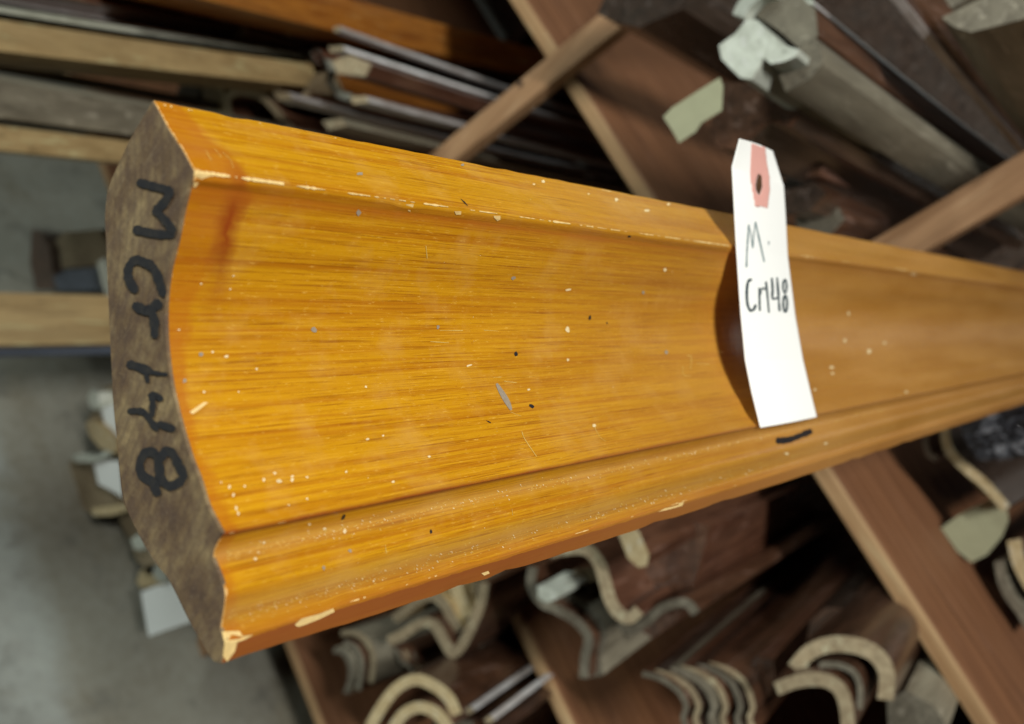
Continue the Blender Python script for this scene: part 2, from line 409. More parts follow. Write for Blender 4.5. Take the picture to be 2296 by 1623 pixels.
strokes('marker_lettering', LET, 20, endmap2, M['ink'], hero, .18)
strokes('marker_stroke', [(C(6, [(690, 1318), (760, 1312), (830, 1287), (900, 1258)]), 14)], 11, lambda p: surf(p, .0003), M['ink'], hero, .2, 4)

def blob(V, Fc, cx, cy, rx, ry, ang=0, n=7, lift=.0002):
    pts = []
    for k in range(n):
        a = 2 * math.pi * k / n; r = random.uniform(.65, 1.15)
        x, y = rx * r * math.cos(a), ry * r * math.sin(a)
        q = surf((cx + x * math.cos(ang) - y * math.sin(ang), cy + x * math.sin(ang) + y * math.cos(ang)), lift)
        if q is None: return
        pts.append(q)
    zs = [(q - CAM).dot(F_) for q in pts]
    if max(zs) - min(zs) > .02: return
    b = len(V); V += pts; Fc.append(tuple(range(b, b + n)))
def single(name, V, Fc, mat):
    groups = []
    for f in Fc:
        hit = [g for g in groups if g[0] & set(f)]
        for g in hit: groups.remove(g)
        st = set(f); fs = [f]
        for g in hit: st |= g[0]; fs += g[1]
        groups.append((st, fs))
    for st, fs in groups:
        ids = sorted(st); mp = {v: i for i, v in enumerate(ids)}
        mesh(name, [V[i] for i in ids], [tuple(mp[i] for i in f) for f in fs], mat, hero)
def edge_y(ipx, x):
    """screen y of profile point ipx where its run crosses screen x"""
    s = (VP[0] - x) / (VP[0] - ipx[0]); return VP[1] + (ipx[1] - VP[1]) * s
lipP = front[6]; g1P = C(7, [(1392, 540)])[0]; g2P = C(7, [(1450, 960)])[0]; botP = C(7, [(1465, 1075)])[0]; topP = front[0]
V = []; Fc = []
for _ in range(230):                                   # glints painted as pale specks along the two lower beads
    x = 560 + 1150 * random.random() ** 1.2; b = random.random() < .5
    s = (VP[0] - x) / 2400
    y = edge_y(g1P, x) + random.gauss(0, 9) * s if b else edge_y(g2P, x) + random.gauss(-4, 9) * s
    r = random.uniform(.7, 2.3); blob(V, Fc, x, y, r * 1.3, r * .55, random.uniform(.5, 1.1))
for _ in range(30):
    x = random.uniform(420, 2150); y0, y1 = edge_y(topP, x) + 8, edge_y(botP, x) - 10
    r = random.uniform(.6, 1.5); blob(V, Fc, x, random.uniform(y0, y1), r, r * .8)
for (n, pts) in ((4, [(1475, 770, 20, 13), (1672, 850, 13, 12), (1165, 595, 14, 8), (1385, 740, 12, 10), (1520, 245, 12, 8), (1500, 330, 12, 8), (1330, 1000, 14, 10), (1790, 1530, 14, 12), (1818, 1578, 22, 10), (1718, 1572, 12, 14), (1905, 1550, 14, 10), (2000, 1555, 12, 8), (1440, 1590, 8, 8), (1555, 1000, 8, 9), (1310, 295, 10, 8)]),
                 (7, [(1495, 75, 12, 20), (1520, 130, 12, 16), (1540, 215, 12, 22), (1552, 250, 10, 18), (1595, 72, 12, 10), (1665, 545, 18, 14), (1820, 40, 22, 14), (2015, 322, 12, 10), (2115, 350, 14, 12), (2000, 155, 12, 10), (1720, 440, 12, 14), (2245, 365, 14, 20), (1905, 30, 14, 20), (1880, 195, 12, 6)]),
                 (5, [(1495, 790, 14, 12), (1492, 595, 18, 28), (2128, 205, 16, 16), (290, 1285, 10, 10), (178, 967, 12, 10), (190, 1308, 14, 10), (355, 1585, 13, 12), (590, 1420, 16, 10), (1665, 1220, 16, 14), (1240, 985, 12, 8), (50, 1520, 12, 10), (1500, 335, 26, 10), (850, 828, 28, 10)]),
                 (2, [(1810, 1300, 17, 17), (2010, 1370, 24, 12), (2150, 1330, 14, 12), (1335, 1180, 16, 12), (1630, 1262, 10, 8), (1865, 1262, 12, 10), (525, 1000, 12, 10), (1275, 1200, 12, 8)]),
                 (6, [(1570, 233, 24, 14), (1285, 738, 20, 20), (1040, 840, 22, 15), (1125, 665, 12, 14), (1385, 682, 18, 10), (1045, 880, 12, 12), (1000, 1335, 20, 10), (745, 1402, 20, 12), (930, 985, 12, 10), (1150, 490, 8, 20), (1525, 1000, 16, 9), (320, 740, 22, 10)])):
    for (x, y, rx, ry) in pts:
        q = C(n, [(x, y)])[0]; blob(V, Fc, q[0], q[1], rx * .27, ry * .27, random.uniform(-.3, .3), 8, .00025)
tag(mesh('dust_and_glint_specks', V, Fc, M['speck'], hero), kind='stuff')
V = []; Fc = []
for _ in range(700):
    x = 510 + 1500 * random.random() ** 1.3; k = random.random()
    s = (VP[0] - x) / 2400
    y = edge_y(g1P, x) + random.gauss(3, 8) * s if k < .6 else edge_y(g2P, x) + random.gauss(-4, 12) * s
    r = random.uniform(.7, 2.1) * (.5 + .5 * s); blob(V, Fc, x, y, r * 1.8, r * .6, random.uniform(-.5, 1.2), 5, .00018)
tag(mesh('groove_dust', V, Fc, M['scuff'], hero), kind='stuff')
# bare wood chips along the arrises
V = []; Fc = []
def chiprun(prof, x0, x1, wmax, thr=-.1, seed=0, dy=0):
    x = x0; prev = None
    while x < x1:
        s = (VP[0] - x) / 2400
        nz = mn.noise(Vector((x * .018, seed, 0))) - thr + .75 * mn.noise(Vector((x * .15, seed, 4)))
        wd = max(0, nz) * wmax * s
        if wd > .5:
            y = edge_y(prof, x) + dy * s
            a, b = surf((x, y - wd * .55), .0003), surf((x, y + wd * .6), .0003)
            if a and b and abs((a - b).length) < .01:
                V.extend([a, b])
                if prev: Fc.append((prev[0], prev[1], len(V) - 1, len(V) - 2))
                prev = (len(V) - 2, len(V) - 1)
            else: prev = None
        else: prev = None
        x += 5
chiprun(front[5], 442, 640, 10, -.6, 1, 1); chiprun(front[5], 640, 1240, 8, -.18, 2, 2); chiprun(front[5], 1240, 1640, 8, -.3, 3, 2)
chiprun(front[5], 1770, 2040, 8, -.1, 5, 1)
chiprun((front[0][0], front[0][1] + 3), 352, 560, 9, -.05, 6, 2); chiprun((front[0][0], front[0][1] + 3), 560, 1500, 5, .18, 7, 1)
chiprun(botP, 760, 1800, 6, .05, 9, -1)
chiprun(front[20], 500, 900, 5, .1, 11, 0)
# white chipped corner of the lower arris
for poly in (C(7, [(1445, 1020), (1560, 1015), (1580, 1050), (1650, 1040), (1600, 1070), (1545, 1090), (1530, 1150), (1480, 1215), (1452, 1180), (1462, 1090)]),
             C(7, [(1920, 975), (1965, 935), (2080, 905), (2170, 868), (2180, 890), (2090, 935), (1990, 975), (1940, 990)]),
             C(1, [(1262, 1130), (1285, 1100), (1330, 1130), (1400, 1140), (1330, 1160), (1300, 1180), (1280, 1215), (1262, 1225)]),
             C(4, [(1235, 1130), (1330, 1065), (1355, 1070), (1300, 1115), (1255, 1145)]),
             C(1, [(1130, 680), (1180, 680), (1195, 700), (1150, 705)]), C(1, [(1530, 742), (1590, 755), (1590, 765), (1545, 758)]),
             C(1, [(1005, 655), (1060, 655), (1120, 680), (1080, 680), (1060, 700), (1040, 700)]),
             C(2, [(440, 1330), (490, 1330), (485, 1350), (465, 1355), (470, 1380), (455, 1375)]), C(2, [(755, 1375), (800, 1375), (798, 1398), (765, 1398)]), C(2, [(1010, 1405), (1055, 1405), (1055, 1430), (1035, 1440), (1015, 1420)]),
             C(8, [(2080, 240), (2180, 190), (2250, 175), (2240, 200), (2150, 225)]), C(8, [(930, 640), (975, 625), (985, 640), (950, 655)])):
    pts = [surf(q, .00035) for q in poly]
    if all(pts):
        b = len(V); V.extend(pts)
        cx = [Vector((q[0], q[1], 0)) for q in poly]
        Fc.extend([tuple(b + i for i in t) for t in tess(cx)])
tag(mesh('wood_chips', V, Fc, M['chip'], hero), kind='stuff')
# scuffs, scratches and the gouge
V = []; Fc = []
for p in [C(5, [(1030, 945), (1055, 990), (1085, 1040), (1110, 1085), (1125, 1118)])]:
    rb = ribbon(p, 13, 4, lambda t: .15 + .8 * math.sin(math.pi * min(1, t * .85 + .08)))
    pts = [surf(q, .0003) for q in rb]; h = len(pts) // 2; b = len(V); V += pts
    for i in range(h - 1): Fc.append((b + i, b + i + 1, b + 2 * h - 2 - i, b + 2 * h - 1 - i))
gv = []
for (n, x, y, rx, ry) in ((5, 1137, 260, 17, 14), (5, 648, 578, 10, 14), (5, 1985, 352, 11, 12), (5, 2135, 742, 12, 14), (4, 2047, 595, 20, 22), (4, 1308, 757, 17, 15), (4, 1203, 925, 15, 17), (2, 140, 1130, 24, 13), (2, 808, 1073, 13, 10), (2, 130, 1385, 20, 24), (7, 2110, 605, 11, 16), (8, 75, 492, 14, 13)):
    q = C(n, [(x, y)])[0]; blob(V, Fc, q[0], q[1], rx * .344, ry * .344, 0, 8, .00025)
single('dent', V, Fc, M['gouge'])
V = []; Fc = []
for (n, x, y, rx, ry, a) in ((5, 1637, 517, 10, 16, .2), (5, 1158, 752, 12, 16, 0), (5, 1260, 1092, 20, 13, .6), (5, 1750, 552, 6, 8, 0), (8, 603, 368, 8, 14, 0), (8, 32, 275, 10, 22, .5), (2, 820, 1318, 36, 5, .8), (2, 1895, 1540, 14, 9, 0), (7, 2240, 272, 10, 16, .4), (5, 980, 1195, 18, 4, .5)):
    q = C(n, [(x, y)])[0]; blob(V, Fc, q[0], q[1], rx * .344, ry * .344, a, 8, .00025)
single('ink_spot', V, Fc, M['ink'])
SC = [C(6, [(70, 830), (75, 890), (120, 895)]), C(6, [(120, 850), (125, 770), (100, 765)]), C(6, [(160, 815), (240, 820)]), C(1, [(1340, 980), (1375, 1040)]), C(1, [(1400, 970), (1440, 1020)]), C(1, [(1450, 990), (1500, 1040), (1520, 1090)]),
      C(5, [(1010, 905), (1060, 903)]), C(5, [(1080, 930), (1160, 940)]), C(5, [(950, 598), (1040, 603)]), C(5, [(1120, 1130), (1190, 1158)]), C(5, [(1195, 1260), (1215, 1310), (1290, 1420)]), C(6, [(300, 730), (330, 745)]),
      C(5, [(1660, 1215), (1700, 1290), (1740, 1320)]), C(5, [(660, 600), (810, 600)]), C(5, [(600, 672), (720, 680)]), C(5, [(570, 50), (578, 130)]), C(8, [(305, 460), (312, 510)]), C(8, [(1130, 220), (1135, 260)])]
for s_ in SC: strokes('scratch', [(s_, random.uniform(.8, 1.5))], 2, lambda p: surf(p, .00025), M['scuff'], hero, .5, 3)
V = []; Fc = []

# ------------------------------------------------------------------ the hanging tag
TL = [(1658, 311), (1641, 375), (1645, 447), (1651, 559), (1661, 706), (1671, 809), (1685, 878), (1705, 959)]
TR = [(1732, 339), (1757, 418), (1761, 480), (1766, 575), (1783, 710), (1800, 806), (1815, 870), (1831, 935)]
ZL = [.401, .4025, .404, .4055, .407, .408, .4085, .409]
ZR = [z + .047 for z in ZL]
def lerp(a, b, t): return a + (b - a) * t
def tagpt(s, t, lift=0.0):
    s = max(0, min(6.9999, s)); i = int(s); f = s - i
    L = Vector(TL[i]).lerp(Vector(TL[i + 1]), f); Rr = Vector(TR[i]).lerp(Vector(TR[i + 1]), f)
    a = atD(L, lerp(ZL[i], ZL[i + 1], f)); b = atD(Rr, lerp(ZR[i], ZR[i + 1], f))
    q = a.lerp(b, t) + R_ * .0 - F_ * (.0018 * math.sin(math.pi * t))
    return q - (q - CAM).normalized() * lift
def project(q):
    d = q - CAM; z = d.dot(F_); return (1148 + FOC * d.dot(R_) / z, 811.5 + FOC * d.dot(D_) / z)
# fine curve of s for smooth sides below the shoulders
NS, NTc = 210, 60
grid = [[tagpt(7 * i / NS, j / NTc) for j in range(NTc + 1)] for i in range(NS + 1)]
gpx = [[project(q) for q in row] for row in grid]
hc = C(3, [(567, 1200)])[0]; 
def inhole(p): 
    x, y = p[0] - hc[0], p[1] - hc[1]; x2 = x * .985 - y * -.05; return (x2 / 7.5) ** 2 + (y / 23) ** 2 < 1
patch = C(3, [(517, 930), (606, 962), (618, 1060), (634, 1160), (636, 1240), (622, 1355), (542, 1340), (524, 1240), (508, 1140), (512, 1040)])
def inpoly(p, poly):
    c = False; n = len(poly)
    for i in range(n):
        x1, y1 = poly[i]; x2, y2 = poly[(i + 1) % n]
        if (y1 > p[1]) != (y2 > p[1]) and p[0] < (x2 - x1) * (p[1] - y1) / (y2 - y1) + x1: c = not c
    return c
# snap grid vertices next to the hole onto its rim for a clean outline
def sheet(name, test, mat, parent, th, lift):
    V = []; idx = {}; Fc = []
    def vid(i, j):
        if (i, j) not in idx:
            idx[(i, j)] = len(V); V.append(tagpt(7 * i / NS, j / NTc, lift))
        return idx[(i, j)]
    for i in range(NS):
        for j in range(NTc):
            c = gpx[i][j]; d = gpx[i + 1][j + 1]; mid = ((c[0] + d[0]) / 2, (c[1] + d[1]) / 2)
            if test(mid): Fc.append((vid(i, j), vid(i + 1, j), vid(i + 1, j + 1), vid(i, j + 1)))
    o = mesh(name, V, Fc, mat, parent, True)
    if th:
        md = o.modifiers.new('thick', 'SOLIDIFY'); md.thickness = th; md.offset = 0
    return o
tg = sheet('hanging_tag', lambda p: not inhole(p), M['paper'], None, .0004, 0)
tag(tg, 'white card tag with pink reinforced hole hanging across the amber cove moulding', 'tag')
sheet('reinforcement_patch', lambda p: inpoly(p, patch) and not inhole(p), M['pink'], tg, .0001, .0009)
def tagmap(p, lift=.0008):
    # find s, t whose projection is p
    s, t = 3.5, .5
    for _ in range(25):
        q = project(tagpt(s, t)); e = (p[0] - q[0], p[1] - q[1])
        qs = project(tagpt(min(s + .05, 6.99), t)); qt = project(tagpt(s, t + .02))
        a, b = (qs[0] - q[0]) / .05, (qt[0] - q[0]) / .02; c, d = (qs[1] - q[1]) / .05, (qt[1] - q[1]) / .02
        det = a * d - b * c
        if abs(det) < 1e-9: break
        s += (e[0] * d - e[1] * b) / det; t += (e[1] * a - e[0] * c) / det
        s = max(0, min(6.9, s))
    return tagpt(s, t, lift)
o8 = [(735 + 12 * math.cos(a), 312 + 42 * math.sin(a)) for a in [math.pi * 2 * k / 10 for k in range(11)]]
o8b = [(737 + 13 * math.cos(a), 425 + 52 * math.sin(a)) for a in [math.pi * 2 * k / 10 for k in range(11)]]
strokes('handwriting', [(C(6, [(515, 268), (495, 285), (487, 350), (492, 430), (512, 470), (532, 462), (545, 435)]), 5.8), (C(6, [(568, 325), (570, 400), (572, 468)]), 4.6), (C(6, [(572, 370), (585, 328), (604, 330)]), 4.3),
     (C(6, [(612, 285), (622, 380), (631, 480)]), 4.6), (C(6, [(650, 262), (655, 330), (655, 392), (692, 385)]), 5.2), (C(6, [(684, 258), (692, 360), (700, 470)]), 5.2),
     (C(6, o8), 4.8), (C(6, o8b), 5.4)], 3.2, tagmap, M['pen'], tg, .2, 4)
strokes('faint_handwriting', [(C(6, [(485, 185), (488, 90), (494, 0), (500, -88)]), 3.5), (C(6, [(500, -88), (515, -20), (525, 60)]), 2.6), (C(6, [(528, 60), (533, -30), (543, -105)]), 2.6), (C(6, [(543, -105), (565, -10), (600, 150)]), 3.8), (C(6, [(630, 20), (630, 40)]), 2.6)], 2, tagmap, M['penfaint'], tg, .2, 4)

# ------------------------------------------------------------------ setting and rack
def box(name, x0, x1, y0, y1, z0, z1, mat, parent=None, bev=.0015, origin=None):
    V = [(x, y, z) for x in (x0, x1) for y in (y0, y1) for z in (z0, z1)]
    Fc = [(0, 1, 3, 2), (4, 6, 7, 5), (0, 4, 5, 1), (2, 3, 7, 6), (0, 2, 6, 4), (1, 5, 7, 3)]
    o = mesh(name, V, Fc, mat, parent, origin=origin)
    if bev:
        b = o.modifiers.new('bevel', 'BEVEL'); b.width = bev; b.segments = 2
    return o
fl = mesh('floor', [(-9, -6, 0), (7, -6, 0), (7, 6, 0), (-9, 6, 0)], [(0, 1, 2, 3)], M['floor']); tag(fl, kind='structure')
bw = box('wall', -6, 6, 3.6, 3.7, 0, 4, wood('dark_wall_boards', (.03, .02, .015), (.06, .045, .035), .8), None, 0); tag(bw, kind='structure')

YR = 1.0
rack = bpy.data.objects.new('lumber_rack', None); col.objects.link(rack); rack.location = (0, YR, 0)
tag(rack, 'reddish brown timber rack of shelves and thin posts behind the amber moulding', 'rack')
def child_box(name, *a, **k):
    return box(name, *a, parent=rack, **k)
Zs = [CAM.z - .399, CAM.z - .909, CAM.z - 1.441]
for i, z in enumerate(Zs):
    x0 = -2.6 if i < 2 else -2.0
    b = child_box('shelf_board', x0, 2.2, YR, YR + .95, z - .021, z, M['rack'])
    child_box('edge_strip', x0, 2.2, YR - .008, YR - .0005, z - .020, z - .001, M['rack_edge'], bev=.002)
def post(p_top, p_bot, wpx_top, y=YR - .030, th=.024, ztop=None):
    a, b = atY(p_top, y), atY(p_bot, y); d = (b - a)
    # extend to the floor and upward
    k = (0.0 - a.z) / d.z; bot = a + d * k; k2 = ((CAM.z + .9 if ztop is None else ztop) - a.z) / d.z; top = a + d * k2
    half = wpx_top / FOC * (a - CAM).dot(F_) / 2
    n = Vector((d.z, 0, -d.x)).normalized()
    V = []
    for q in (bot, top):
        for s1 in (-1, 1):
            for yy in (y, y + th): V.append((q.x + n.x * half * s1, yy, q.z + n.z * half * s1))
    Fc = [(0, 1, 3, 2), (4, 6, 7, 5), (0, 4, 5, 1), (2, 3, 7, 6), (0, 2, 6, 4), (1, 5, 7, 3)]
    o = mesh('post', V, Fc, M['post'], rack); bb = o.modifiers.new('bevel', 'BEVEL'); bb.width = .0015
    return o
post((1318, 86), (1000, 345), 62)
post((2200, 442), (1985, 566), 86)
kn = [atY((1166 + math.cos(a) * 7, 188 + math.sin(a) * 8), YR - .0306) for a in [k * math.pi / 4 for k in range(8)]]
mesh('knot', kn, [tuple(range(8))], M['dark'], rack)
for k in range(3):   # rear uprights deep in the bins
    x = -1.6 + 1.3 * k
    child_box('rear_post', x, x + .04, YR + .952, YR + .99, 0, 2.4, M['brown'])

child_box('added_dark_panel', -2.7, 2.3, YR + .992, YR + 1.004, 0, 2.4, M['dark'])  # dark sheet added so the bins go black behind the stock
# ------------------------------------------------------------------ stock in the rack
GRP = 'moulding lengths stacked on the rack shelves'
def stock(name, label, poly, Y, y0, y1, mat, end='rawend', vp=VP, cat='moulding', capped=True, group=GRP, smooth=False, flat=None):
    """a length of timber: section outline seen at world depth Y, running along the direction of vp from y0 to y1"""
    ax = ray(*vp).normalized(); ax = ax / ax.y
    P = [atY(p, Y) for p in poly]
    n = len(P)
    ar = sum(P[i].x * P[(i + 1) % n].z - P[(i + 1) % n].x * P[i].z for i in range(n))
    if ar < 0: P = P[::-1]
    A = [p + ax * (y0 - Y) for p in P]; B = [p + ax * (y1 - Y) for p in P]
    tri = tess([(p.x, p.z, 0) for p in A])
    segs = 10
    V = []
    for k in range(segs + 1):
        f = k / segs; V += [a.lerp(b, f) + Vector((0, 0, -.004 * math.sin(math.pi * f))) for a, b in zip(A, B)]
    Fc = [(k * n + i, k * n + (i + 1) % n, (k + 1) * n + (i + 1) % n, (k + 1) * n + i) for k in range(segs) for i in range(n)]
    Fc += tri + [tuple(segs * n + i for i in t) for t in tri]
    o = mesh(name, V, Fc, M[mat], None, True, origin=sum(A, Vector()) / n)
    o.data.set_sharp_from_angle(angle=math.radians(28))
    tag(o, label, cat, group)
    if capped:
        ce = sum(A, Vector()) / n
        Q = [p - ax * .0016 for p in A]; V2 = Q + [p - ax * .0002 for p in A]
        F2 = tri + [(i, (i + 1) % n, n + (i + 1) % n, n + i) for i in range(n)]
        mesh('sawn_end', V2, F2, M[end], o)
    return o
def rib(n, pts, th, k=5): return ribbon(C(n, pts), th * .34422, k)

VT = (2425, 384); VE = (2249, 546); VG = (3096, 994); VB = (2400, 720)
# --- upper left lengths that stick far out into the aisle
stock('flat_board', 'glossy orange board along the very top of the left side', C(1, [(-300, -60), (0, -5), (250, 15), (330, -130), (700, -420), (100, -420)]), .62, .30, 1.5, 'orange', vp=(2500, 480))
stock('flat_board', 'orange brown length with pale streaks left of the crossing post at the top', C(1, [(900, -40), (1300, 60), (1750, 185), (2050, 160), (2150, -60), (1500, -200)]), .86, .60, 1.6, 'orange', vp=(2700, 520))
stock('casing_moulding', 'reddish brown length with a pale worn edge above the tan beam', rib(1, [(-60, 78), (120, 60), (300, 40), (420, -40)], 46), .56, .30, 1.5, 'red', vp=VT)
stock('casing_moulding', 'thin grey strip with whitish scuffed edge lying on the tan beam', rib(1, [(-40, 125), (60, 118), (180, 95), (300, 100)], 36), .52, .32, 1.5, 'greypale', vp=VT)
stock('timber_beam', 'tan squared beam with a whitish upper edge at the left', C(1, [(-30, 150), (60, 135), (330, 165), (330, 360), (180, 440), (0, 415), (-40, 300)]), .50, .28, 1.28, 'tan', vp=VT)
stock('flat_board', 'weathered grey board below the tan beam at the left', C(1, [(-30, 500), (150, 505), (260, 560), (250, 790), (60, 800), (-40, 780)]), .47, .28, 1.3, 'grey', vp=VE)
stock('flat_board', 'tan strip beneath the weathered grey board', C(1, [(-20, 812), (160, 818), (330, 850), (320, 1000), (140, 1000), (-30, 985)]), .48, .28, 1.3, 'tan', vp=VE)
for (pts, lab, Y, mt, vp) in (
    ([(-40, -8), (60, -4), (75, 14), (-35, 12)], 'whitish worn strip between the red brown length and the orange board, far upper left', .50, 'worn', (2450, 420)),
    ([(-40, 92), (40, 92), (60, 108), (45, 120), (-40, 116)], 'chalky worn strip along the top of the grey strip at the upper left', .49, 'worn', VT),
    ([(880, 130), (930, 110), (960, 140), (900, 165)], 'thin pale line below the orange brown length left of the crossing post', .80, 'worn', (2700, 560)),
    ([(1400, 150), (1500, 110), (1620, 190), (1560, 260), (1430, 230)], 'dark red length tucked under the orange brown length', .86, 'red', (2700, 600)),
    ([(-40, 400), (150, 430), (420, 470), (430, 540), (150, 520), (-40, 500)], 'dark filler added to blacken the gap under the tan beam', .62, 'dark', VE)):  # dark board added where there is only a black gap
    stock('trim_and_glint_strip' if mt == 'worn' else 'flat_board', lab, C(1, pts), Y, Y - .2 if Y < .7 else Y, 1.5, mt, vp=vp, cat='strip' if mt == 'worn' else 'moulding')
for (pts, lab, mt, vp) in (  # thin pale strips painted in for gloss highlights on the lengths
    ([(-30, 180), (10, 170), (20, 200), (-20, 212)], 'uppermost painted highlight line running into the dark bin beside the crossing post', 'worn', (2800, 760)),
    ([(-60, 305), (30, 300), (45, 330), (-50, 345)], 'brightest painted highlight line running into the dark bin beside the crossing post', 'worn', (2800, 740)),
    ([(-40, 400), (80, 360), (220, 420), (180, 500), (0, 480)], 'brown length under the brightest painted highlight line', 'red', (2800, 740)),
    ([(80, 630), (180, 625), (200, 665), (100, 680)], 'short looking whitish painted highlight patch low beside the crossing post', 'worn', (2700, 700)),
    ([(-420, 612), (-330, 600), (-290, 640), (-380, 660)], 'whitest painted highlight strip just above the top edge of the amber moulding', 'worn', (2700, 720)),
    ([(-100, 790), (20, 770), (60, 820), (-60, 850)], 'dull grey painted highlight strip closest above the top edge of the amber moulding', 'grey', (2700, 720))):
    stock('trim_and_glint_strip', lab, C(2, pts), .82, .82, 1.75, mt, 'rawend', vp=vp, cat='strip')
# --- lengths whose ends show over the top arris of the hero
stock('crown_moulding', 'pale sawn stub end just above the upper corner of the amber moulding', C(1, [(1310, 500), (1390, 468), (1450, 560), (1480, 640), (1485, 760), (1350, 780)]), .92, .92, 1.7, 'tan', 'cream')
stock('crown_moulding', 'grey brown end behind the pale stub', C(1, [(1170, 560), (1290, 520), (1310, 600), (1280, 720), (1130, 680)]), .96, .96, 1.7, 'grey', 'rawdark')
stock('crown_moulding', 'red brown crown length with a bright white glint nearest the amber moulding', rib(1, [(1560, 900), (1500, 760), (1490, 630), (1600, 600), (1720, 640), (1800, 720), (1900, 840)], 44), .90, .90, 1.8, 'red', 'rawend', vp=(2600, 600))
stock('crown_moulding', 'crown length with s shaped sawn end left of the crossing post', rib(1, [(1770, 400), (1830, 450), (1790, 560), (1850, 640), (1950, 660), (2010, 600)], 46), .90, .90, 1.8, 'brown', 'rawend', vp=(2600, 600))
stock('crown_moulding', 'brown crown length with whitish tipped end left of the crossing post', rib(1, [(2050, 330), (2100, 400), (2180, 430), (2150, 520), (2200, 600), (2290, 640)], 50), .93, .93, 1.8, 'red', 'greypale', vp=(2700, 620))
stock('crown_moulding', 'dark brown crown length with two bright edge lines running into the dark bin', rib(2, [(-60, 300), (-140, 250), (-100, 150), (0, 150), (60, 60), (160, 100)], 40), .98, .90, 1.9, 'brown', vp=(2700, 700))
stock('casing_moulding', 'orange brown casing length low beside the crossing post', C(2, [(0, 520), (130, 500), (180, 620), (130, 660), (-60, 620)]), .98, .93, 1.7, 'orange', vp=(2600, 650))
stock('flat_board', 'dark red board deep behind the s shaped end', C(1, [(1500, 480), (1700, 380), (2000, 330), (2040, 400), (1880, 500), (1560, 560)]), .98, .98, 1.8, 'red', vp=(2600, 600))
# --- top right pile
stock('crown_moulding', 'dark brown length lying across the top of the crossing post', C(2, [(1690, 90), (1760, -60), (2000, -250), (2350, -150), (2250, 60), (1960, 180), (1830, 150)]), .86, .86, 1.7, 'dark', 'dark', vp=VG)
stock('primed_beam', 'upper weathered grey beam with pale top edge at the upper right', C(3, [(555, 105), (690, -60), (860, -10), (935, 60), (955, 235), (830, 315), (700, 200)]), .70, .70, 1.5, 'brown', 'grey', vp=VG, cat='beam')
stock('pale_strip', 'narrow pale strip along the top arris of the upper grey beam', C(3, [(835, -30), (900, -10), (912, 22), (870, 12)]), .695, .70, 1.5, 'worn', 'greypale', vp=VG, cat='strip')
stock('grey_beam', 'broad weathered grey beam slanting down to the right post', C(3, [(690, 460), (800, 345), (930, 245), (965, 290), (985, 420), (900, 520), (745, 600)]), .68, .68, 1.34, 'grey', 'rawdark', vp=VG, cat='beam')
stock('primed_moulding', 'chalky white end of a broken primed length beside the grey beams', C(3, [(310, 300), (420, 220), (490, 130), (560, 135), (640, 215), (735, 300), (830, 325), (815, 370), (735, 405), (650, 420), (600, 380), (570, 440), (520, 520), (450, 510), (400, 460), (330, 390)]), .66, .66, .9, 'greypale', 'greypale', vp=VG)
stock('primed_moulding', 'small chalky rounded end at the top of the grey beams', rib(3, [(440, 110), (470, 40), (560, -40), (660, -70)], 80), .69, .69, 1.1, 'greypale', 'greypale', vp=VG)
stock('crown_moulding', 'dark brown rounded length under the chalky white end', C(3, [(330, 540), (480, 540), (600, 470), (690, 470), (740, 610), (840, 740), (780, 830), (640, 800), (520, 900), (430, 980), (300, 960), (250, 860), (260, 780), (330, 720)]), .74, .74, 1.4, 'dark', 'brown', vp=VG)
stock('casing_moulding', 'brown casing end with pale corner just right of the tag top', C(3, [(760, 930), (800, 890), (960, 860), (1020, 930), (1000, 1020), (960, 1140), (790, 1165), (760, 1100)]), .86, .86, 1.4, 'red', 'brown', vp=(2900, 780))
stock('casing_moulding', 'grey brown length right of the tag under the brown casing end', C(3, [(700, 1185), (780, 1170), (940, 1190), (1010, 1260), (900, 1370), (780, 1400), (700, 1380)]), .88, .88, 1.4, 'brown', 'dark', vp=(2900, 780))
stock('casing_moulding', 'dull grey length sinking into shadow above the amber moulding', C(3, [(800, 1400), (900, 1360), (1080, 1330), (1130, 1430), (1000, 1560), (840, 1560)]), .93, .93, 1.4, 'brown', 'rawdark', vp=(2900, 780))
stock('casing_moulding', 'thin pink brown strip leading to the right post', rib(3, [(540, 730), (640, 690), (760, 800), (860, 870), (930, 860)], 50), .78, .78, 1.3, 'red', 'rawdark', vp=VG)
stock('primed_moulding', 'brown length with pale upper edge in the top right corner', C(3, [(1230, -260), (1440, -20), (1475, -10), (1560, -60), (1640, -200), (1450, -380)]), .74, .72, 1.5, 'brown', 'rawdark', vp=(3000, 1150))
stock('pale_strip', 'thin pale strip along the edge of the top right length', C(3, [(1405, -25), (1490, -45), (1530, 20), (1475, 50)]), .735, .70, 1.5, 'worn', 'greypale', vp=(3000, 1150), cat='strip')
stock('timber_beam', 'olive brown beam crossing the top right corner', C(3, [(1760, 120), (2300, -140), (2440, 0), (2330, 120), (1950, 215), (1840, 180)]), .78, .78, 1.2, 'grey', 'grey', vp=(3000, 1250), cat='beam')
stock('flat_board', 'dark grey board behind the olive beam', C(3, [(1560, 0), (1700, -120), (2300, -400), (2400, -200), (1900, 60), (1700, 170)]), .85, .84, 1.5, 'grey', 'rawdark', vp=(3000, 1250))
